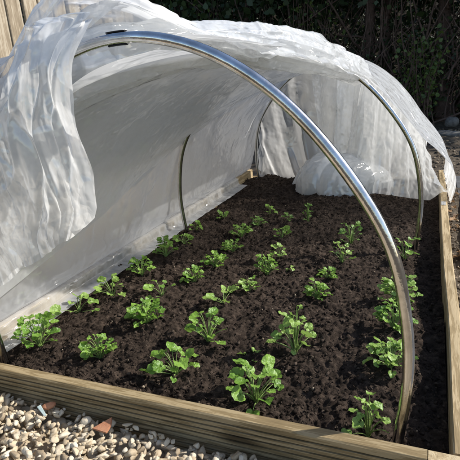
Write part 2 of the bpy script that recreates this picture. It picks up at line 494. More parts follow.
def blob(n_sub=1):
    bm = bmesh.new(); bmesh.ops.create_icosphere(bm, subdivisions=n_sub, radius=1)
    V = np.array([v.co[:] for v in bm.verts]); F = np.array([[v.index for v in f.verts] for f in bm.faces]); bm.free()
    return V, F
def scatter_blobs(C, S, seed, sub=1, rough=.35, flat=.7, facet=False):
    """C (n,3) centres, S (n,) radii -> one mesh of irregular lumps"""
    rs = np.random.RandomState(seed)
    bv, bf = blob(sub); n = len(C); k = len(bv)
    V = np.repeat(bv[None], n, 0)
    off = rs.rand(n, 1, 3) * 50
    q = V * 1.1 + off
    d = 1 + rough * vnoise(q[..., 0], q[..., 1], q[..., 2], seed)
    if sub > 1:
        q2 = V * 2.6 + off
        d = d + rough * .45 * vnoise(q2[..., 0], q2[..., 1], q2[..., 2], seed + 3)
    V = V * d[..., None]
    if facet:                       # broken stone: cut flat by a few random planes
        for _ in range(9):
            nn = rs.randn(n, 1, 3); nn /= np.linalg.norm(nn, axis=-1, keepdims=True)
            dd = .36 + .4 * rs.rand(n, 1)
            e = (V * nn).sum(-1) - dd
            V = V - nn * np.maximum(e, 0)[..., None] * .98
    V = V * (np.array([1, .62, .5]) + rs.rand(n, 1, 3) * np.array([.4, .4, .3]) if facet else 1 - rs.rand(n, 1, 3) * (1 - flat))
    a = rs.rand(n) * 6.28
    tl = rs.randn(n) * .5
    ca, sa = np.cos(a)[:, None], np.sin(a)[:, None]; ct, st = np.cos(tl)[:, None], np.sin(tl)[:, None]
    x, y, z = V[..., 0], V[..., 1], V[..., 2]
    y, z = y * ct - z * st, y * st + z * ct
    x, y = x * ca - y * sa, x * sa + y * ca
    V = np.stack([x, y, z], -1) * np.asarray(S)[:, None, None] + np.asarray(C)[:, None]
    F = (bf[None] + (np.arange(n) * k)[:, None, None]).reshape(-1, 3)
    return V.reshape(-1, 3), F
rs = np.random.RandomState(4)
n = 30000
cx, cy = -1.19 + 1.185 * rs.rand(n), .006 + 2.36 * rs.rand(n) ** 1.55
sz = .0012 + .0068 * rs.rand(n) ** 4.5
V, F = scatter_blobs(np.stack([cx, cy, soil_height(cx, cy) + sz * .25], -1), sz, 6, 1, .75, .5, True)
o = link('soil_crumbs', mesh_from('soil_crumbs', V, F), M['crumb'], smooth=False)
tag(o, 'loose crumbs and clods of dark compost lying on the bed', 'soil crumbs', kind='stuff')
# pale chips and straws in the compost
n = 90
cx, cy = -1.1 + 1.05 * rs.rand(n), .02 + 1.9 * rs.rand(n) ** 1.3
V, F = scatter_blobs(np.stack([cx, cy, soil_height(cx, cy) + .003], -1), .002 + .003 * rs.rand(n) ** 2, 9, 1, .3, .6)
o = link('soil_chips', mesh_from('soil_chips', V, F), M['chip'])
tag(o, 'small pale stones and wood chips dotted over the dark soil', 'soil chips', kind='stuff')
SV, SF = [], []
for i in range(420):
    x, y = -1.15 + 1.13 * rs.rand(), .02 + 1.7 * rs.rand() ** 1.4
    a = rs.rand() * 6.28; L = .008 + .03 * rs.rand() ** 2
    pts = []
    for t in (-.5, 0, .5):
        px, py = x + L * t * math.cos(a), y + L * t * math.sin(a)
        px += .15 * L * rs.randn() * .3
        pts.append((px, py, float(soil_height(np.array([px]), np.array([py]))[0]) + .003 + .004 * rs.rand()))
    v, f = tube(pts, .0005 + .0006 * rs.rand(), 4, False)
    b = len(SV); SV += v; SF += [tuple(q + b for q in ff) for ff in f]
o = link('soil_fibres', mesh_from('soil_fibres', SV, SF), M['crumb'])
tag(o, 'fine twigs and root fibres mixed into the top of the compost', 'soil fibres', kind='stuff')

# ------------------------------------------------------------------ polythene: authored sheets relaxed by a small cloth solver
def blur(A, k):
    if k < 1: return A
    for ax in (0, 1):
        P = np.pad(A, [(k, k) if a == ax else (0, 0) for a in range(A.ndim)], mode='edge')
        c = np.cumsum(P, ax); z = np.zeros_like(np.take(c, [0], ax)); c = np.concatenate([z, c], ax)
        n = A.shape[ax]
        A = (np.take(c, np.arange(2 * k + 1, 2 * k + 1 + n), ax) - np.take(c, np.arange(n), ax)) / (2 * k + 1)
    return A
def normals(P):
    du = np.gradient(P, axis=0); dv = np.gradient(P, axis=1)
    n = np.cross(du, dv); return n / (np.linalg.norm(n, axis=-1, keepdims=True) + 1e-12)
def upsample(P):
    nu, nv = P.shape[:2]
    A = np.empty((2 * nu - 1, nv, P.shape[2])); A[::2] = P; A[1::2] = .5 * (P[:-1] + P[1:])
    B = np.empty((2 * nu - 1, 2 * nv - 1, P.shape[2])); B[:, ::2] = A; B[:, 1::2] = .5 * (A[:, :-1] + A[:, 1:])
    return B
def solve(P, T, L, k_pull, blur_k, bend, iters, edges_fixed):
    """push neighbours to their (too long) rest lengths so the film buckles; its smoothed shape is held near T"""
    (Lu, Lv, Ld1, Ld2) = L
    def con(A, B, rest, st):
        d = B - A; l = np.linalg.norm(d, axis=-1) + 1e-12
        c = ((l - rest) / l * .5 * st)[..., None] * d
        return c
    Bu = np.linalg.norm(T[2:] - T[:-2], axis=-1); Bv = np.linalg.norm(T[:, 2:] - T[:, :-2], axis=-1)
    for it in range(iters):
        for par in (0, 1):
            i = np.arange(par, P.shape[0] - 1, 2)
            c = con(P[i], P[i + 1], Lu[i], 1.); P[i] += c; P[i + 1] -= c
            j = np.arange(par, P.shape[1] - 1, 2)
            c = con(P[:, j], P[:, j + 1], Lv[:, j], 1.); P[:, j] += c; P[:, j + 1] -= c
        for par in (0, 1):
            i = np.arange(par, P.shape[0] - 1, 2)
            c = con(P[i, :-1], P[i + 1, 1:], Ld1[i], .5); P[i, :-1] += c; P[i + 1, 1:] -= c
            c = con(P[i + 1, :-1], P[i, 1:], Ld2[i], .5); P[i + 1, :-1] += c; P[i, 1:] -= c
        # bending
        lap = P[:-2] - 2 * P[1:-1] + P[2:]; P[1:-1] += bend * .25 * lap
        lap = P[:, :-2] - 2 * P[:, 1:-1] + P[:, 2:]; P[:, 1:-1] += bend * .25 * lap
        D = blur(blur(P - T, blur_k), blur_k); P -= k_pull * D
        if floor_z is not None: P[..., 2] = np.maximum(P[..., 2], floor_z)
    return P
floor_z = None
def crumple(f, nu, nv, ex=(.05, .05), fine=(.012, .012), amp=.01, seed=0, levels=2, pull=.25, bk=3, bend=.05, it=60, ray=None, crease=None):
    u, v = np.meshgrid(np.linspace(0, 1, nu), np.linspace(0, 1, nv), indexing='ij')
    T = np.stack(f(u, v), -1)
    P = T.copy()
    rs = np.random.RandomState(seed)
    for lv in range(levels + 1):
        e = ex if lv == 0 else fine
        S = T if lv == 0 else P
        nr = normals(P)
        q = T * (9. * (2.2 ** lv))
        # seed the buckles; noise stretched along the folds
        a = amp if lv == 0 else amp * .16 / lv
        uu, vv = np.meshgrid(np.linspace(0, 1, P.shape[0]), np.linspace(0, 1, P.shape[1]), indexing='ij')
        if ray is not None:
            m = ray(uu, vv); ns = fbm(m[0] * (2 ** lv), m[1] * (2 ** lv), seed=seed + lv, octv=2)
        else:
            ns = fbm(q[..., 0], q[..., 1], q[..., 2], seed + lv * 5, 3)
        env = np.minimum(1, 6 * np.minimum(vv, 1 - vv) + .25)
        P = P + nr * (ns * a * env)[..., None]
        def ln(A, B, e): return np.linalg.norm(B - A, axis=-1) * (1 + e)
        L = (ln(S[:-1], S[1:], e[0]), ln(S[:, :-1], S[:, 1:], e[1]),
             ln(S[:-1, :-1], S[1:, 1:], .5 * (e[0] + e[1])), ln(S[1:, :-1], S[:-1, 1:], .5 * (e[0] + e[1])))
        P = solve(P, T, L, pull if lv == 0 else pull, bk * (2 ** lv), bend, it if lv == 0 else it // 2, None)
        if lv < levels:
            P = upsample(P); T = upsample(T)
    if crease:
        uu, vv = np.meshgrid(np.linspace(0, 1, P.shape[0]), np.linspace(0, 1, P.shape[1]), indexing='ij')
        d = 0
        nr = normals(blur(P, 2))
        for k, (fu, fv, warp, a, pw, cover_) in enumerate(crease):
            wx = warp * fbm(uu * 3 + k, vv * 3, seed=seed + 60 + k, octv=2)
            r = 1 - np.abs(vnoise(uu * fu + wx * fu * .1 + vv * fv * .0, vv * fv + wx * fv * .1, seed=seed + 70 + k)) * 1.6
            m = np.clip(vnoise(uu * fu * .35 + 5, vv * fv * .35, seed=seed + 90 + k) * 1.5 + cover_, 0, 1)
            sg = 1 if k % 2 == 0 else -1
            d = d + sg * a * np.clip(r, 0, 1) ** pw * m
        P = P + nr * blur(d, 1)[..., None]
        if floor_z is not None: P[..., 2] = np.maximum(P[..., 2], floor_z)
    return P

cover = tag(empty('polythene_cover', (-1.18, 1.2, -.05)), 'crumpled translucent polythene sheet draped over the hoops and gathered to the left', 'polythene cover')
def sheet(name, f, nu, nv, mat='film', sub=0, fl=None, **k):
    global floor_z
    floor_z = fl
    P = crumple(f, nu, nv, **k)
    floor_z = None
    o = link(name, mesh_from(name, P.reshape(-1, 3), grid_faces(P.shape[0], P.shape[1])), M[mat], cover)
    return o
def lerp(a, b, t): return a + (b - a) * t
def sm(a, b, x): t = np.clip((x - a) / (b - a), 0, 1); return t * t * (3 - 2 * t)
def wall_path(y, v, path_s, off):
    pass

def f_wall(u, v):
    y = lerp(-.13, 2.35, u)
    kv = [0, .03, .2]
    kx = [-1.225, -1.212, -1.185]
    kz = [.004, .006, .07]
    s = lerp(.075, lerp(.385, .56, sm(.08, .34, y)), np.clip((v - .2) / .8, 0, 1))
    between = np.sin(np.pi * np.clip((y - .06) / 1.115, -1, 3)) ** 2
    hx, hz = prof(s, .018 - .03 * between * np.sin(np.pi * np.clip((v - .2) / .8, 0, 1)), y)
    t = sm(.16, .36, v)
    x = lerp(np.interp(v, kv, kx), hx, t); z = np.where(v < .2, np.interp(v, kv, kz), hz)
    z = np.where((v >= .03) & (v < .3), lerp(.006, hz, np.clip((v - .03) / .27, 0, 1)), z)
    # tension folds fanning out from where the film is caught on the back and middle hoops
    for (yc, vc, ln_, k, am, ph) in ((2.27, .70, 1.25, 15, .011, .4), (1.16, .62, .95, 13, .008, 1.3)):
        dy, dv = (yc - y), (vc - v) * 1.05
        th = np.arctan2(dv, np.abs(dy) + 1e-4); rr = np.hypot(dy, dv)
        rid = (1 - np.abs(np.sin(th * k * .5 + ph + .5 * fbm(th * 3, rr * .6, seed=77, octv=2)))) ** 2.2
        x = x + am * rid * sm(.06, .3, rr) * sm(ln_, .35 * ln_, rr) * sm(.1, .25, v) * (dy > -.05)
    return x, y, z
sheet('wall_sheet', f_wall, 56, 31, mat='film_wall', ex=(.006, .004), fine=(.003, .003), amp=.010, seed=2, bk=4, bend=.06, fl=-.05,
      ray=lambda u, v: ((u * 9 + v * 4.5), v * 1.2 + 3), crease=[(26, 4, 2., .006, 4, .3), (40, 7, 1.2, .004, 5, .2), (14, 22, 1.2, .003, 6, 0)])
def f_strip(u, v):
    y = lerp(-.1, 2.1, u)
    x = np.interp(v, [0, .5, .58, .92, 1.], [-1.137, -1.188, -1.1965, -1.2, -1.222]) + .004 * np.sin(y * 7 + 1) * (1 - v)
    z = np.interp(v, [0, .5, .58, .92, 1.], [-.040, -.036, -.028, .003, .0065])
    return x, y, z
sheet('tucked_hem', f_strip, 70, 13, mat='film', ex=(.02, .012), fine=(.01, .008), amp=.004, seed=12, bk=2, bend=.04)

def f_inner(u, v):
    y = lerp(.09, 2.27, u)
    send = np.interp(y, [.09, .6, 1.18, 1.7, 2.27], [.075, .12, .205, .285, .37])
    s = lerp(.53, send, v)
    off = -.02 - .028 * np.sin(np.pi * v ** .8) + .032 * sm(.8, 1, v)
    x, z = prof(s, off, y)
    return x, y, z
sheet('inner_fold', f_inner, 44, 16, mat='film_inner', ex=(.004, .004), fine=(.002, .002), amp=.008, seed=5, bk=4, bend=.06,
      ray=lambda u, v: (v * 3 + u * 4, u * 3 - v * 3 + 3), crease=[(5, 5, 2., .009, 4, .2), (12, 8, 2., .005, 5, .2), (30, 16, 2., .003, 5, .1)])

def f_top(u, v):
    y = lerp(-.03, 1.30, u)
    sr = lerp(lerp(.385, .475, sm(.06, .13, y)), .665, np.clip((y - .1) / 1.1, 0, 1.1) )
    s = lerp(.2, sr, v)
    off = .022 + .035 * np.sin(np.pi * np.clip(v, 0, 1)) ** .7 + .03 * np.exp(-((s - .43) / .08) ** 2) * (1 - sm(.3, .9, y)) \
        + .028 * np.exp(-((y - 1.05) / .16) ** 2 - ((s - .54) / .08) ** 2) - .03 * np.exp(-((y - .5) / .25) ** 2) * sm(.5, 1, v)
    off = off + .075 * np.exp(-((y - .14) / .24) ** 2) * np.exp(-((s - .455) / .07) ** 2) - .03 * sm(.36, .26, s) * sm(.8, .3, y)
    x, z = prof(s, off, y)
    return x, y, z
sheet('gathered_top', f_top, 40, 22, mat='film_top', ex=(.03, .09), fine=(.008, .012), amp=.022, seed=7, bk=4, bend=.06, levels=3, it=70,
      ray=lambda u, v: (v * 5 - u * 2.0, u * 2.0), crease=[(3, 8, 1.2, .018, 4, .4), (6, 15, 1.2, .011, 5, .4), (14, 14, 1.6, .007, 5, .3), (30, 30, 1.6, .0035, 5, .2)])
def f_top2(u, v):
    x, y, z = f_top(u, lerp(.12, .97, v))
    return x, lerp(.085, 1.2, u), z - .028 - .012 * np.sin(np.pi * v)
sheet('gathered_top', f_top2, 36, 20, mat='film_top', ex=(.03, .10), fine=(.01, .014), amp=.024, seed=17, bk=3, bend=.05, levels=2,
      ray=lambda u, v: (v * 6 - u * 2.5, u * 2.0), crease=[(4, 10, 1.2, .014, 4, .4), (9, 18, 1.2, .008, 5, .3), (22, 22, 1.6, .003, 5, .2)])
def f_roll(u, v):
    y = lerp(.085, 1.24, u)
    sc = lerp(.405, .63, u) - .075 * np.exp(-u * 14)
    cx, cz = prof(sc, .006, y)
    a = lerp(2.2, -3.6, v)
    rr = lerp(.066, .052, u) * (1 + .25 * np.sin(u * 11 + 1) * .4)
    tx, tz = np.interp(sc, _T, _NZ), -np.interp(sc, _T, _NX)
    nxx, nzz = np.interp(sc, _T, _NX), np.interp(sc, _T, _NZ)
    return cx + rr * 1.5 * np.cos(a) * tx + rr * np.sin(a) * nxx, y, cz + rr * 1.5 * np.cos(a) * tz + rr * np.sin(a) * nzz
sheet('rolled_edge', f_roll, 44, 17, mat='film_thick', ex=(.02, .09), fine=(.008, .014), amp=.018, seed=9, bk=2, bend=.05, levels=3,
      ray=lambda u, v: (v * 4 + u * 1.5, u * 1.2), crease=[(3, 6, 1.2, .016, 4, .5), (7, 11, 1.2, .009, 5, .4), (22, 16, 1.6, .004, 5, .3)])

def f_drape(u, v):
    zt = np.interp
    xl = -1.05
    x0 = lerp(xl, -.655, u)
    hx = np.interp(x0 - XC, _X[:121], _Z[:121])
    top = hx + lerp(.004, .058, sm(-.92, -.74, x0)) + .006 * np.sin(x0 * 23)
    zb = np.interp(x0, [-1.05, -.886, -.80, -.71, -.68, -.655], [.19, .265, .312, .347, .37, .42])
    zb = zb + .005 * np.sin(x0 * 41)
    t = np.clip((v - .3) / .7, 0, 1)
    over = np.clip(v / .3, 0, 1)
    z = np.where(v < .3, top - .075 * sm(1, .55, over) + .006 * np.sin(over * 3.1), lerp(top, zb, t))
    y = np.where(v < .3, lerp(.3, .0, over), -.0 - .045 * sm(0, .25, t) + .02 * sm(.4, 1, t) + .03 * sm(-.78, -1.0, x0) * sm(.3, 1, t))
    xr = np.interp(z, [.3, .36, .42, .5, .6, .72, .8], [-.70, -.70, -.655, -.648, -.657, -.643, -.60])
    xr = np.where(v < .3, -.66 - .13 * np.clip(y / .10, 0, 1), xr)
    x = xl + (xr - xl) * u
    return x, y, z
sheet('front_drape', f_drape, 24, 26, mat='film_drape', ex=(.04, .006), fine=(.007, .004), amp=.018, seed=21, bk=4, bend=.05, levels=3, it=80,
      ray=lambda u, v: (u * 4.5 + .5 * np.sin(v * 3), v * 1.0), crease=[(4, 1.2, .8, .016, 6, .5), (8, 1.8, 1., .010, 8, .4), (18, 5, 1.5, .004, 7, .3), (8, 7, 2.5, .008, 7, .2)])
def f_drape2(u, v):
    x, y, z = f_drape(lerp(.0, .96, u), lerp(.1, .97, v))
    return x - .015, y + .035 + .02 * np.sin(u * 9), z - .01
sheet('front_drape', f_drape2, 20, 22, mat='film_drape', ex=(.06, .006), fine=(.01, .005), amp=.02, seed=23, bk=3, bend=.05,
      ray=lambda u, v: (u * 5 + .5 * np.sin(v * 4), v * 1.5 + 9), crease=[(7, 2, .8, .008, 4, .4)])

def f_rear(u, v):
    s = lerp(.36, .985, v)
    e = np.interp(s, [.3, .66, .75, .9, 1.0], [1.12, 1.18, 1.27, 1.52, 1.80])
    y = lerp(e, 2.33, u)
    fl = sm(.78, .92, s)
    off = .016 + .125 * fl * (1 - .2 * u) - .012 * np.sin(np.pi * u) * (1 - fl)
    x, z = prof(s, off, y)
    z = np.where(s > .93, np.maximum(z, .010 - .05 * sm(.03, .05, x)), z)
    return x, y, z
sheet('rear_sheet', f_rear, 30, 36, mat='film_drape', ex=(.02, .006), fine=(.006, .004), amp=.012, seed=31, bk=3, bend=.05, levels=2,
      ray=lambda u, v: (v * 1.5 + u * 6, v * 1.2), crease=[(9, 3, 1.2, .013, 4, .4), (18, 5, 1.2, .007, 5, .4), (20, 20, 1.2, .003, 5, .1)])
def f_end(u, v):
    sl = lerp(.03, .97, u)
    x, zt = prof(sl, .005, np.full_like(u, 2.3))
    x = lerp(x, lerp(-1.16, -.04, u), v ** 2)
    z = lerp(zt, -.05, v)
    y = 2.335 + .045 * np.sin(np.pi * v) + .02 * np.sin(u * 17)
    return x, y, z
sheet('end_sheet', f_end, 34, 16, mat='film_wall', ex=(.05, .003), fine=(.008, .003), amp=.016, seed=37, bk=3, bend=.04, fl=-.05,
      ray=lambda u, v: (u * 7, v * .8), crease=[(12, 2, 2., .01, 4, .3), (24, 3, 2., .006, 5, .3)])
def f_hang(u, v):
    x0 = lerp(-.74, -.12, u)
    zt = np.interp(x0 - XC, _X, _Z) * .945 - .008
    x = lerp(x0, lerp(-.66, -.34, u), v ** 1.2) + .012 * np.sin(u * 31 + v * 2); z = lerp(zt, .075, v)
    y = 2.25 - .13 * v + .03 * np.sin(u * 19)
    return x, y, z
for sd_, fr_ in ((41, 1.), (44, .9)):
    def f_h(u, v, fr_=fr_): 
        x, y, z = f_hang(u, v); return (x + .5) * fr_ - .5, y + .05 * (1 - fr_) * 10, z
    sheet('hanging_fold', f_h, 30, 18, mat='film_drape', ex=(.08, .006), fine=(.012, .005), amp=.022, seed=sd_, bk=3, bend=.04,
      ray=lambda u, v: (u * 7 + .4 * np.sin(v * 3), v * .8), crease=[(12, 2, 1.2, .010, 4, .4), (24, 4, 1.2, .006, 5, .3), (16, 16, 1.2, .004, 5, .2)])
def heap_fn(k):
    def f_heap(u, v):
        a = lerp(-.12, math.pi + .12, u); b = lerp(.02, math.pi - .02, v)
        b = b + .16 * np.sin(a * 2.2 + .4) * np.sin(b); pl = 1 + .06 * np.abs(np.sin(b * 4.5 + .8 + a * .5)) + .012 * np.sin(b * 15 + a * 3)
        r = np.sin(b) ** .7
        x = -.565 + .27 * np.cos(b) * k * (1 - .1 * np.cos(a)) + .05 * np.sin(a) ** 2
        y = 2.12 - .225 * np.cos(a) * r * pl * k
        z = -.055 + (.20 - .05 * np.cos(b)) * k * np.sin(np.clip(a, 0, math.pi)) ** .8 * r * pl
        return x, y, z
    return f_heap
for k, sd_ in ((1., 47), (.9, 48), (.78, 49)):
    sheet('heap', heap_fn(k), 26, 34, mat='film_heap', ex=(.02, .04), fine=(.008, .012), amp=.016, seed=sd_, bk=3, bend=.05, fl=-.053,
      ray=lambda u, v: (v * 6, u * 1.2), crease=[(4, 6, 1.5, .012, 3, .4), (8, 10, 1.5, .007, 4, .3), (16, 20, 1.5, .003, 5, .2)])
def f_skirt(u, v):
    s = lerp(.60, .93, u); yt = lerp(2.12, 1.66, u)
    tx, tz = prof(s, .0 + .05 * sm(.6, 1, u), yt)
    bx = lerp(-.42, .045, u); by = lerp(2.02, 1.80, u); bz = -.045 + .055 * sm(.78, .95, u)
    w_ = v ** 1.15
    x = lerp(tx, bx, w_); y = lerp(yt, by, w_) + .04 * np.sin(np.pi * v); z = lerp(tz, bz, v)
    return x, y, z
sheet('hanging_fold', f_skirt, 32, 20, mat='film_drape', ex=(.05, .006), fine=(.01, .005), amp=.018, seed=52, bk=3, bend=.05, fl=-.05,
      ray=lambda u, v: (u * 7 + .4 * np.sin(v * 3), v * .8), crease=[(9, 2, 1.2, .012, 4, .4), (20, 4, 1.2, .006, 5, .3), (16, 16, 1.2, .003, 5, .2)])

# ------------------------------------------------------------------ seedlings
def leaf_mesh(base, tip_dir, up, size, rs, lobes, detail, cup, aspect):
    """one lobed, slightly crinkled leaf; returns verts, faces"""
    d = tip_dir.normalized(); sd_ = d.cross(up).normalized(); nrm = sd_.cross(d).normalized()
    rings, seg = (4, 26) if detail else (3, 18)
    V = [base + d * size * .12]; F = []
    ph = rs.rand() * .6 - .3
    curl = rs.uniform(-.5, .35); fold = rs.uniform(.05, .5) * cup; wav = rs.uniform(.05, .13); wp = rs.rand() * 6
    for k in range(1, rings + 1):
        t = k / rings
        for j in range(seg):
            a = 2 * math.pi * j / seg
            # heart shaped base at a=pi, scalloped rim
            r = .5 * (1 + .13 * math.cos(a) - .30 * math.exp(-((abs(a - math.pi)) / .33) ** 2))
            r *= 1 + t * lobes[1] * abs(math.cos(lobes[0] * a * .5 + ph)) - t * lobes[1] * .6 + t * .035 * math.sin(a * 11 + wp)
            x = .45 + r * t * math.cos(a); y = r * t * math.sin(a) * aspect
            z = fold * abs(y) * 1.0 + curl * (x - .3) ** 2 * .8 + wav * t * t * math.sin(a * 4 + wp) * .7 + .03 * math.sin(a * 9 + wp * 2) * t
            V.append(base + d * (x * size) + sd_ * (y * size) + nrm * (z * size))
    for j in range(seg):
        F.append((0, 1 + j, 1 + (j + 1) % seg))
    for k in range(rings - 1):
        o_ = 1 + k * seg
        for j in range(seg):
            j2 = (j + 1) % seg
            F.append((o_ + j, o_ + seg + j, o_ + seg + j2, o_ + j2))
    return V, F

def seedling(x, y, h, spread, n, style, mat, label, seed, leafk=.86):
    n = int(n * 1.25); h = h * .9; spread = spread * 1.06
    rs = np.random.RandomState(seed)
    z0 = float(soil_height(np.array([x]), np.array([y]))[0]) - .004
    root = tag(empty('seedling', (x, y, z0)), label, 'seedling', 'green seedlings planted in rows in the bed')
    LV, LF, SV, SF = [], [], [], []
    az0 = rs.rand() * 6.28
    for i in range(n):
        t = (i + .5) / n
        az = az0 + i * 2.399 + rs.randn() * .35
        if style == 'd':
            rad = spread * (.25 + .72 * math.sqrt(t)) ; hh = h * (1.0 - .62 * t ** 1.3) * rs.uniform(.75, 1.05)
            ls = rs.uniform(.5, 1.2) * (.021 + .09 * min(spread, .07) ) * leafk
        elif style == 's':
            rad = spread * (.35 + .65 * t); hh = h * (1.0 - .75 * t ** 1.2) * rs.uniform(.7, 1.05)
            ls = rs.uniform(.5, 1.3) * (.024 + .14 * min(spread, .07)) * leafk
        else:
            rad = spread * (.12 + .8 * t ** 1.6); hh = h * (1.02 - .78 * t) * rs.uniform(.8, 1.05)
            ls = rs.uniform(.5, 1.2) * (.020 + .14 * min(spread, .07)) * leafk
        hh = max(hh, .012)
        ex, ey = math.cos(az), math.sin(az)
        b = Vector((x + ex * .004 * rs.rand(), y + ey * .004 * rs.rand(), z0))
        e = Vector((x + ex * rad * .8, y + ey * rad * .8, z0 + hh))
        c1 = b.lerp(e, .45) + Vector((-ex * rad * .18, -ey * rad * .18, hh * .22))
        pts = [b * (1 - q) ** 2 + c1 * 2 * q * (1 - q) + e * q * q for q in np.linspace(0, 1, 6)]
        w0 = .0010 + .0085 * h * rs.uniform(.6, 1)
        v, f = tube(pts, [w0 * (1 - .45 * q) for q in np.linspace(0, 1, 6)], 6, False)
        o_ = len(SV); SV += v; SF += [tuple(q + o_ for q in ff) for ff in f]
        pitch = rs.uniform(-.25, .55) if style != 't' else rs.uniform(-.4, .6)
        d = Vector((ex * math.cos(pitch), ey * math.cos(pitch), math.sin(pitch)))
        # leaves turn their faces to the light
        up = (Vector((0, 0, 1)) + Vector((.35, .1, 0)) + Vector(rs.randn(3)) * .28).normalized()
        if abs(d.dot(up)) > .9: up = Vector((-ey, ex, .4)).normalized()
        lob = (rs.choice([3, 5]), rs.uniform(.12, .34)) if style == 'd' else (rs.choice([3, 5]), rs.uniform(.03, .2))
        v, f = leaf_mesh(pts[-1] - d * ls * .08, d, up, ls, rs, lob, h > .07, 1., rs.uniform(.85, 1.12))
        o_ = len(LV); LV += v; LF += [tuple(q + o_ for q in ff) for ff in f]
        if style == 'd' and rs.rand() < .6:     # side leaflets
            sdv = Vector((-ey, ex, 0))
            for sg in (-1, 1):
                dd = (d + sdv * sg * 1.3).normalized()
                v, f = leaf_mesh(pts[-2], dd, up, ls * .7, rs, lob, False, 1., .95)
                o_ = len(LV); LV += v; LF += [tuple(q + o_ for q in ff) for ff in f]
    link('stem', mesh_from('stem', [tuple(v) for v in SV], SF), M['stem'], root)
    link('foliage', mesh_from('foliage', [tuple(v) for v in LV], LF), M[mat], root)

PLANTS = [
(-1.076,.152,.103,.062,26,'d','leaf','bushy seedling nearest the near left corner, against the white film hem'),
(-.851,.136,.076,.044,22,'d','leaf','compact dark seedling second from the left along the front board'),
(-.620,.127,.078,.064,15,'s','leaf','splayed seedling with upright spoon shaped leaves, third from the left along the front board'),
(-.402,.103,.115,.066,18,'s','leaf','large crinkled round leaved seedling hard against the middle of the front board'),
(-.152,.071,.113,.052,13,'t','leaf_pale','leggy seedling with pale stalks in the front right corner beside the front hoop foot'),
(-.600,.284,.096,.056,16,'s','leaf','round leaved seedling with one long creeping stalk just behind the splayed front one'),
(-.360,.303,.153,.068,17,'t','leaf_pale','tallest seedling, light green with upright stalks, in the middle of the near soil'),
(-.821,.322,.079,.052,26,'d','leaf','dense ruffled seedling casting a dark shadow in the left middle of the near soil'),
(-1.101,.357,.072,.070,7,'s','leaf_pale','sparse seedling with a single big leaf reaching away from the film hem'),
(-1.049,.474,.091,.053,13,'s','leaf_pale','seedling with broad pale leaves overlapping the film hem, second along the hem'),
(-1.044,.656,.087,.047,14,'d','leaf','leafy seedling third along the film hem'),
(-.871,.508,.078,.055,6,'s','leaf','seedling with a few big separate leaves right of the hem row'),
(-1.055,.862,.109,.050,18,'t','leaf','upright feathery seedling fourth along the film hem, left of the middle hoop leg'),
(-.827,.658,.068,.040,16,'d','leaf','small dense seedling in the second row, nearest of that row behind the few leaved one'),
(-.811,.813,.074,.047,17,'d','leaf','wide leafed low seedling in the second row beside the dense small one'),
(-.645,.503,.057,.060,7,'s','leaf_pale','low seedling of flat leaves lying along the ground in mid bed'),
(-.610,.631,.057,.037,14,'d','leaf_pale','small seedling just beyond the flat leaved one in mid bed'),
(-.601,.817,.086,.041,18,'d','leaf','upright bunchy seedling in the middle row, two places beyond the flat leaved one'),
(-.374,.632,.071,.035,22,'d','leaf','tight round clump directly behind the tallest seedling'),
(-.379,.826,.041,.032,10,'d','leaf','flat little seedling just beyond the tight round clump'),
(-.349,1.196,.115,.048,12,'s','leaf_dark','darker seedling at the top of the tall cluster left of the middle hoop leg'),
(-.346,.947,.095,.048,9,'s','leaf_pale','seedling of large pale disc leaves nearest in the cluster left of the middle hoop'),
(-.594,1.462,.113,.026,14,'t','leaf_dark','narrow dark upright seedling standing alone before the film heap'),
(-.651,1.197,.066,.031,9,'s','leaf','light seedling in the middle row with an upright leaf, far half of the bed'),
(-.602,.983,.059,.036,8,'s','leaf_pale','seedling of two pale round leaf pairs in the middle row'),
(-.674,1.402,.036,.024,6,'d','leaf_dark','tiny dark seedling left of the narrow upright one'),
(-.809,1.334,.051,.036,11,'d','leaf_dark','small dark low seedling in the far left half of the bed'),
(-.817,1.556,.066,.034,7,'t','leaf','farthest seedling, thin and spindly, in front of the end of the bed'),
(-.814,1.013,.058,.045,16,'d','leaf','low spreading seedling in the second row level with the middle hoop'),
(-.835,1.167,.072,.048,13,'d','leaf','open seedling in the second row just beyond the middle hoop'),
(-1.023,1.420,.054,.034,9,'d','leaf','small seedling by the left board beyond the middle hoop leg'),
(-1.078,1.200,.045,.031,7,'s','leaf','little seedling immediately right of the middle hoop left leg'),
(-1.046,1.009,.060,.044,10,'s','leaf','low seedling at the near side of the middle hoop left foot'),
(-.126,.648,.106,.064,34,'d','leaf_pale','largest clump of the right row, half hidden by the front hoop tube'),
(-.128,.455,.085,.049,20,'d','leaf','middle clump of the right row left of the front hoop leg'),
(-.126,.291,.071,.058,26,'d','leaf_pale','pale spreading clump of the right row touching the front hoop leg'),
(-.128,1.052,.119,.050,8,'s','leaf','few leaved seedling at the foot of the middle hoop right leg'),
(-.52,.87,.024,.014,3,'s','leaf_pale','tiny two leaved sprout right of the upright bunchy seedling'),
(-.47,.27,.02,.03,3,'s','leaf_pale','tiny flat sprout between the round leaved seedling and the tallest one'),
]
for i, p in enumerate(PLANTS):
    seedling(*p, seed=100 + i * 7)

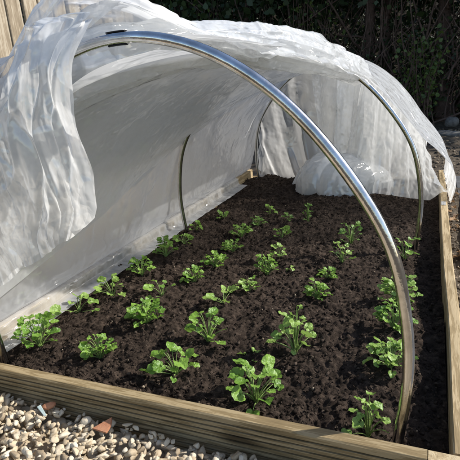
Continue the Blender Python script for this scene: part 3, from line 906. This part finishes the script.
# ------------------------------------------------------------------ ground outside
def ground_height(x, y):
    b = np.clip((y - 6.2) / 4.5, 0, 1) ** 1.2 * 3.2  # added rise behind the hedge, keeps the sky out of view
    b = np.minimum(b, 3.2)
    h = -.165 + .012 * fbm(x * 3, y * 3, seed=41, octv=4) * np.clip(1 + .6 * np.abs(y), 0, 3)
    return h + b * (1 + .15 * fbm(x * .9, y * .9, seed=43, octv=3))
def axis(a, b, c, d, n0, n1, n2):
    return np.concatenate([np.linspace(a, b, n0, endpoint=False), np.linspace(b, c, n1, endpoint=False), np.linspace(c, d, n2)])
ax_ = axis(-40, -3, 3, 40, 40, 150, 40); ay_ = axis(-30, -2, 8, 45, 30, 240, 40)
gx, gy = np.meshgrid(ax_, ay_, indexing='ij')
o = link('ground', mesh_from('ground', np.stack([gx, gy, ground_height(gx, gy)], -1).reshape(-1, 3), grid_faces(len(ax_), len(ay_))), M['earth'])
tag(o, kind='structure')

by = np.linspace(6.0, 14, 60); bx = np.linspace(-14, 10, 120)
gx, gy = np.meshgrid(bx, by, indexing='ij')
o = link('sky_blocker', mesh_from('sky_blocker', np.stack([gx, gy, ground_height(gx, gy) + .05 + .25 * sm(6, 6.8, gy) + .06 * fbm(gx * 3, gy * 3, seed=46)], -1).reshape(-1, 3), grid_faces(120, 60)), M['blocker'])  # added dark slope blocking sky that would show between the leaves
tag(o, kind='structure')

# gravel in front of the bed: several layers of broken stones, coarser on top
def gravel_field(n, x0, x1, y0, y1, rmin, rmax, zbase, zvar, seed, pw=2.):
    rs = np.random.RandomState(seed)
    x = x0 + (x1 - x0) * rs.rand(n); y = y0 + (y1 - y0) * rs.rand(n)
    r = rmin + (rmax - rmin) * rs.rand(n) ** pw
    z = zbase + zvar * rs.rand(n)
    return x, y, z, r
parts = [gravel_field(4200, -2.1, .55, -.75, -.03, .011, .019, -.142, .014, 51, 1.5),
         gravel_field(3800, -2.1, .55, -.75, -.03, .010, .021, -.124, .016, 52, 1.8),
         gravel_field(2400, -1.7, .3, -.50, -.03, .005, .013, -.112, .012, 53, 1.5),
         gravel_field(1100, -2.1, .55, -.13, -.03, .006, .013, -.118, .022, 57, 1.5)]
X_ = np.concatenate([p[0] for p in parts]); Y_ = np.concatenate([p[1] for p in parts])
Z_ = np.concatenate([p[2] for p in parts]); R_ = np.concatenate([p[3] for p in parts])
# the stones are heaped a little higher towards the left
Z_ = Z_ + .014 * sm(-.75, -1.05, X_) * 1 + .006 * fbm(X_ * 5, Y_ * 5, seed=55, octv=2) + .032
keep = Y_ < -.032 - R_ * 1.0
V, F = scatter_blobs(np.stack([X_, Y_, Z_], -1)[keep], R_[keep], 54, 2, .4, .5, True)
o = link('gravel', mesh_from('gravel', V, F), M['stone'], smooth=False)
tag(o, 'pale broken limestone gravel spread in front of the bed', 'gravel', kind='stuff')

bx, by = np.linspace(-2.3, .75, 240), np.linspace(-.95, -.031, 80)
gx, gy = np.meshgrid(bx, by, indexing='ij')
o = link('gravel_bed', mesh_from('gravel_bed', np.stack([gx, gy, -.110 + clods(gx, gy, .022, 58, .9) * .6 + .014 * sm(-.75, -1.05, gx)], -1).reshape(-1, 3), grid_faces(240, 80)), M['stone'])
tag(o, kind='structure')
def single(name, label, cat, loc, size, rot, mat, seed, sub=2, facet=True, rough=.3, smooth=False):
    V, F = scatter_blobs(np.zeros((1, 3)), [1.], seed, sub, rough, .6, facet)
    V = V - V.mean(0); V = V / np.abs(V).max(0) * np.array(size)
    o = link(name, mesh_from(name, V, F), M[mat], smooth=smooth)
    o.location = loc; o.rotation_euler = rot
    return tag(o, label, cat)
def shard(name, label, cat, outline, thick, loc, rot, mat, bev=.001):
    bm = bmesh.new()
    top = [bm.verts.new((x, y, thick / 2)) for x, y in outline]; bot = [bm.verts.new((x, y, -thick / 2)) for x, y in outline]
    bm.faces.new(top); bm.faces.new(bot[::-1]); n = len(top)
    for i in range(n): bm.faces.new((top[i], bot[i], bot[(i + 1) % n], top[(i + 1) % n]))
    bmesh.ops.bevel(bm, geom=list(bm.edges), offset=bev, segments=2, affect='EDGES')
    bmesh.ops.recalc_face_normals(bm, faces=bm.faces)
    me = bpy.data.meshes.new(name); bm.to_mesh(me); bm.free()
    o = link(name, me, M[mat], smooth=False); o.location = loc; o.rotation_euler = rot
    return tag(o, label, cat)
shard('pot_shard', 'triangular terracotta pot shard lying on the pale gravel', 'pot shard', [(-.021, -.013), (.016, -.015), (.019, .002), (.012, .021), (.0, .008)], .006,
      (-.700, -.066, -.058), (R(24), R(4), R(4)), 'terracotta')
shard('glass_shard', 'slim pale blue green shard on the gravel', 'shard', [(-.020, -.004), (.019, -.0045), (.021, .001), (-.018, .005)], .004,
      (-.862, -.074, -.050), (R(20), R(8), R(-24)), 'glass_shard')
single('brown_stone', 'orange brown flat stone beside the pale shard on the gravel', 'stone', (-.862, -.052, -.052), (.016, .011, .007), (R(10), 0, .3), 'terracotta', 61)
single('round_pebble', 'largest smooth cream pebble left of the terracotta shard', 'pebble', (-.752, -.060, -.064), (.0135, .0115, .010), (0, 0, .5), 'stone', 62, 3, False, .15, True)

# ------------------------------------------------------------------ right side: debris strip, paving, path, rocks
V, F = scatter_blobs(*(lambda x, y, s: (np.stack([x, y, ground_height(x, y) + s * .3], -1), s))(
    .04 + .06 * np.random.RandomState(71).rand(900), -.6 + 5 * np.random.RandomState(72).rand(900), .003 + .008 * np.random.RandomState(73).rand(900) ** 2), 74, 1, .4, .5, True)
o = link('debris', mesh_from('debris', V, F), M['chip'], smooth=False)
tag(o, 'small stones and bark crumbs along the outside of the right board', 'debris', kind='stuff')
n = 4200
rr = np.random.RandomState(75)
x = -1.4 + 4.6 * rr.rand(n); y = 3.0 + 2.6 * rr.rand(n); s = .005 + .017 * rr.rand(n) ** 2
V, F = scatter_blobs(np.stack([x, y, ground_height(x, y) + s * .25], -1), s, 76, 1, .4, .5, True)
o = link('path_gravel', mesh_from('path_gravel', V, F), M['chip'], smooth=False)
tag(o, 'brown gravel and bark chips on the ground behind the bed', 'path gravel', kind='stuff')
def slab(cx, cy, lx, ly, seed, rz=0):
    bm = bmesh.new()
    bmesh.ops.create_cube(bm, size=1)
    bmesh.ops.scale(bm, vec=(lx, ly, .05), verts=bm.verts)
    bmesh.ops.bevel(bm, geom=list(bm.edges), offset=.006, segments=2, affect='EDGES')
    me = bpy.data.meshes.new('paving'); bm.to_mesh(me); bm.free()
    o = link('paving', me, M['slate'], smooth=False)
    o.location = (cx, cy, -.168 + .004 * (seed % 3)); o.rotation_euler = (R(.6 * (seed % 3 - 1)), R(.5), rz)
    return tag(o, kind='structure')
k = 0
for i in range(7):
    for j in range(2):
        slab(.335 + j * .455, -.55 + i * .53, .44, .52, k, R(-.6 + .4 * (k % 4))); k += 1
# dead leaves in the strip
V, F = [], []
rs = np.random.RandomState(80)
for i in range(46):
    x, y = .036 + .07 * rs.rand(), .3 + 2.2 * rs.rand()
    b = Vector((x, y, float(ground_height(np.array([x]), np.array([y]))[0]) + .012 + .008 * rs.rand()))
    a = rs.rand() * 6.28
    v, f = leaf_mesh(b, Vector((math.cos(a), math.sin(a), rs.uniform(-.3, .3))), Vector((rs.randn() * .3, rs.randn() * .3, 1)).normalized(), .02 + .03 * rs.rand(), rs, (3, .2), False, 1.5, .6)
    o_ = len(V); V += v; F += [tuple(q + o_ for q in ff) for ff in f]
o = link('dead_leaves', mesh_from('dead_leaves', [tuple(v) for v in V], F), M['dead_leaf'])
tag(o, 'brown dead leaves caught between the right board and the paving', 'dead leaves', kind='stuff')
single('garden_stone', 'round pale grey stone on the ground before the dark hedge at the right', 'stone', (.175, 5.45, -.08), (.085, .075, .07), (0, 0, .4), 'rock', 91, 3, False, .2, True)
single('fallen_log', 'flat dark rock lying in front of the hedge below the round pale stone', 'rock', (.10, 4.85, -.13), (.26, .13, .05), (0, 0, .15), 'rock', 92, 3, True, .3)
bpy.data.objects['fallen_log'].name = 'flat_rock'
single('garden_stone', 'dark lump of rock half buried at the right edge by the paving end', 'stone', (.30, 3.75, -.13), (.12, .1, .06), (0, 0, .9), 'rock', 93, 3, True, .3)

# ------------------------------------------------------------------ fence of upright boards left of the bed
fence = tag(empty('board_fence', (-2.0, .4, -.16)), 'weathered upright board fence behind the left side of the polythene', 'fence')
rs = np.random.RandomState(95)
y = -1.6; i = 0
while y < 2.3:
    wd = .095 + .008 * rs.rand()
    bm = bmesh.new(); bmesh.ops.create_cube(bm, size=1)
    bmesh.ops.scale(bm, vec=(.018, wd, 1.44 + .02 * rs.rand()), verts=bm.verts)
    bmesh.ops.bevel(bm, geom=list(bm.edges), offset=.003, segments=1, affect='EDGES')
    bmesh.ops.translate(bm, vec=(-2.0 + .004 * rs.randn(), y + wd / 2, .565), verts=bm.verts)
    bmesh.ops.rotate(bm, cent=(-2.0, y, 0), matrix=Matrix.Rotation(R(.5) * rs.randn(), 3, 'X'), verts=bm.verts)
    me = bpy.data.meshes.new('board'); bm.to_mesh(me); bm.free()
    link('board', me, M['fence'], fence, False)
    y += wd + .018; i += 1
for zz in (.05, .55, 1.1):
    V, F = box(-2.065, -2.012, -1.6, 2.3, zz, zz + .07)
    link('rail', mesh_from('rail', V, F), M['fence'], fence, False)

# ------------------------------------------------------------------ dark evergreen trees and hedge behind
def leaf_cloud(P, size, rs, droop=.3):
    """leaf-shaped quads (bent rhombs) at points P"""
    n = len(P)
    d = rs.randn(n, 3); d[:, 2] -= droop; d /= np.linalg.norm(d, axis=1, keepdims=True)
    u = rs.randn(n, 3); s = np.cross(d, u); s /= np.linalg.norm(s, axis=1, keepdims=True) + 1e-9
    nn = np.cross(d, s)
    L = (size * (.6 + .8 * rs.rand(n)))[:, None]
    W = L * (.28 + .2 * rs.rand(n, 1))
    V = np.stack([P, P + d * L * .3 + s * W * .9 + nn * L * .1, P + d * L * .68 + s * W * .75 + nn * L * .08, P + d * L,
                  P + d * L * .68 - s * W * .75 + nn * L * .08, P + d * L * .3 - s * W * .9 + nn * L * .1], 1).reshape(-1, 3)
    a = np.arange(n)[:, None] * 6
    return V, a + np.array([[0, 1, 2, 3, 4, 5]])
def clumped(n, x0, x1, y0, y1, z0, z1, seed, fr=1.6, thr=-.15, clump=.16):
    rs = np.random.RandomState(seed)
    k = n // 26
    c = np.stack([x0 + (x1 - x0) * rs.rand(k * 3), y0 + (y1 - y0) * rs.rand(k * 3), z0 + (z1 - z0) * rs.rand(k * 3)], -1)
    keep = fbm(c[:, 0] * fr, c[:, 1] * fr, c[:, 2] * fr, seed, 2) > thr
    c = c[keep][:k]
    P = np.repeat(c, 26, 0) + rs.randn(len(c) * 26, 3) * clump
    return P, rs
def tree(x, y, rad, hgt, lean, label, seed, nb=7, crown_n=5200):
    rs = np.random.RandomState(seed)
    z0 = float(ground_height(np.array([x]), np.array([y]))[0]) - .1
    root = tag(empty('evergreen_tree', (x, y, z0 + .1)), label, 'tree', 'trees standing in the dark hedge')
    pts = []; rad_ = []
    ph = rs.rand() * 6
    for t in np.linspace(0, 1, 14):
        pts.append((x + lean * hgt * t + .05 * math.sin(t * 5 + ph), y + .06 * math.sin(t * 4 + ph * 2), z0 + hgt * t))
        rad_.append(rad * (1.25 - .25 * min(1, t * 8) if t < .125 else 1.0 - .55 * t))
    V, F = tube(pts, rad_, 10)
    V = np.array(V); q = V * 9
    V = V + (fbm(q[:, 0], q[:, 1], q[:, 2] * .4, seed, 3) * rad * .16)[:, None] * np.array([1, 1, 0])
    tr = link('trunk', mesh_from('trunk', V, F), M['bark'], root)
    BV, BF = [], []
    for b in range(nb):
        t = rs.uniform(.08, .62); p = Vector(pts[int(t * 13)])
        a = rs.uniform(-2.6, -.5) if rs.rand() < .8 else rs.rand() * 6.28
        L = rs.uniform(.5, 1.5); up = rs.uniform(.4, 1.6)
        bp = []
        for s in np.linspace(0, 1, 8):
            bp.append(p + Vector((math.cos(a) * L * s + .05 * math.sin(s * 6 + b), math.sin(a) * L * s * .4, up * L * s * s * .8 + .06 * math.sin(s * 5 + b * 2))))
        v, f = tube(bp, [rad * .22 * (1 - .8 * s) + .003 for s in np.linspace(0, 1, 8)], 6, False)
        o_ = len(BV); BV += v; BF += [tuple(k + o_ for k in ff) for ff in f]
    link('branch', mesh_from('branch', BV, BF), M['bark'], root)
    # crown: high dense mass of leaf clumps, thinner and ragged below
    top = z0 + hgt
    P1, r1 = clumped(crown_n, x - .95, x + .95, y - .7, y + .9, top - 2.0, top + .9, seed + 1, 1.1, -.3, .17)
    V, F = leaf_cloud(P1, .085, r1)
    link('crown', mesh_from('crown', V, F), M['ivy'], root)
TR = [(-5.3, 6.6, .09, 3.6, .01, 'leftmost evergreen trunk in the hedge behind the fence'),
      (-4.3, 6.2, .07, 3.5, -.02, 'evergreen behind the gathered top of the film at the left'),
      (-3.35, 6.5, .075, 3.7, .0, 'evergreen with a straight trunk above the dip of the film'),
      (-2.55, 6.0, .06, 3.5, .03, 'evergreen with a slim trunk above the middle of the film'),
      (-1.75, 6.4, .075, 3.6, -.03, 'evergreen with a dark trunk rising behind the middle hoop top'),
      (-.93, 6.05, .075, 3.7, .07, 'evergreen leaning right with a reddish trunk above the back hoop'),
      (-.62, 6.3, .085, 3.8, .0, 'evergreen with a thick upright trunk right of the leaning reddish one'),
      (.12, 6.1, .095, 3.7, -.03, 'rightmost visible evergreen with a thick trunk at the right edge of the picture'),
      (1.1, 6.3, .09, 3.7, .02, 'evergreen standing beyond the right edge behind the paving'),
      (2.2, 6.2, .09, 3.7, .0, 'evergreen farthest to the right along the hedge')]
for i, (x, y, r_, h_, ln, lb) in enumerate(TR):
    tree(x, y, r_, h_, ln, lb, 200 + i * 3)

# thin stems, creepers and ivy leaves of the hedge: nobody could count these
rs = np.random.RandomState(301)
V, F = [], []
for i in range(620):
    x, y = rs.uniform(-5.5, 2.6), rs.uniform(5.55, 6.4)
    z = float(ground_height(np.array([x]), np.array([y]))[0]) + rs.rand() ** 2 * .9
    L = rs.uniform(.5, 2.2); a = rs.normal(.25, .5); yy = rs.uniform(-.2, .2); cv = rs.normal(0, .35)
    pts = []
    for s in np.linspace(0, 1, 9):
        pts.append(Vector((x + math.sin(a) * L * s + cv * s * s * .6 + .03 * math.sin(s * 9 + i), y + yy * s + .03 * math.cos(s * 8 + i), z + math.cos(a) * L * s)))
    r0 = .004 + .016 * rs.rand() ** 2
    v, f = tube(pts, [r0 * (1 - .7 * s) for s in np.linspace(0, 1, 9)], 5, False)
    o_ = len(V); V += v; F += [tuple(k + o_ for k in ff) for ff in f]
o = link('creepers', mesh_from('creepers', V, F), M['bark'])
tag(o, 'tangle of thin bare stems and creepers hanging through the dark hedge', 'creepers', kind='stuff')
P1, r1 = clumped(52000, -6.2, 3.2, 6.15, 7.6, -.1, 3.4, 310, 1.5, -.4, .15)
V, F = leaf_cloud(P1, .06, r1)
P2, r2 = clumped(20000, -6.0, 3.0, 5.8, 6.4, .0, 2.6, 320, 1.7, .2, .12)
V2, F2 = leaf_cloud(P2, .04, r2)
F = np.concatenate([F, F2 + len(V)]); V = np.concatenate([V, V2])
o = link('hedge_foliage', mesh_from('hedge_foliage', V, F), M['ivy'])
tag(o, 'dark ivy and evergreen leaves filling the shaded hedge behind the bed', 'hedge', kind='stuff')
def bush(x, y, z, r, n, label, seed, mat='bush'):
    rs = np.random.RandomState(seed)
    z0 = float(ground_height(np.array([x]), np.array([y]))[0])
    root = tag(empty('leafy_bush', (x, y, z0)), label, 'bush', 'lighter bushes in front of the hedge')
    V, F, ends = [], [], []
    for i in range(16):
        a = rs.rand() * 6.28; rr_ = r * rs.rand() ** .5
        e = Vector((x + math.cos(a) * rr_, y + math.sin(a) * rr_ * .6, z + rs.uniform(-.8, 1.) * r))
        b = Vector((x + rs.randn() * .05, y, z0)); m = b.lerp(e, .5) + Vector((rs.randn() * .06, 0, .1))
        pts = [b * (1 - q) ** 2 + m * 2 * q * (1 - q) + e * q * q for q in np.linspace(0, 1, 7)]
        v, f = tube(pts, [.008 * (1 - .7 * q) for q in np.linspace(0, 1, 7)], 5, False)
        o_ = len(V); V += v; F += [tuple(k + o_ for k in ff) for ff in f]; ends += pts[3:]
    link('stem', mesh_from('stem', V, F), M['bark'], root)
    E = np.array([e[:] for e in ends]); P = E[rs.randint(0, len(E), n)] + rs.randn(n, 3) * .06
    V, F = leaf_cloud(P, .045, rs)
    link('foliage', mesh_from('foliage', V, F), M[mat], root)
bush(-.15, 5.35, .62, .30, 420, 'yellow green leafy bush in front of the hedge right of the back hoop', 331)
bush(-3.0, 5.5, 1.45, .45, 420, 'sparse green bush against the hedge above the middle of the film', 333)
bush(-1.5, 5.6, 1.35, .4, 300, 'small green spray of leaves in the hedge above the back hoop', 335)
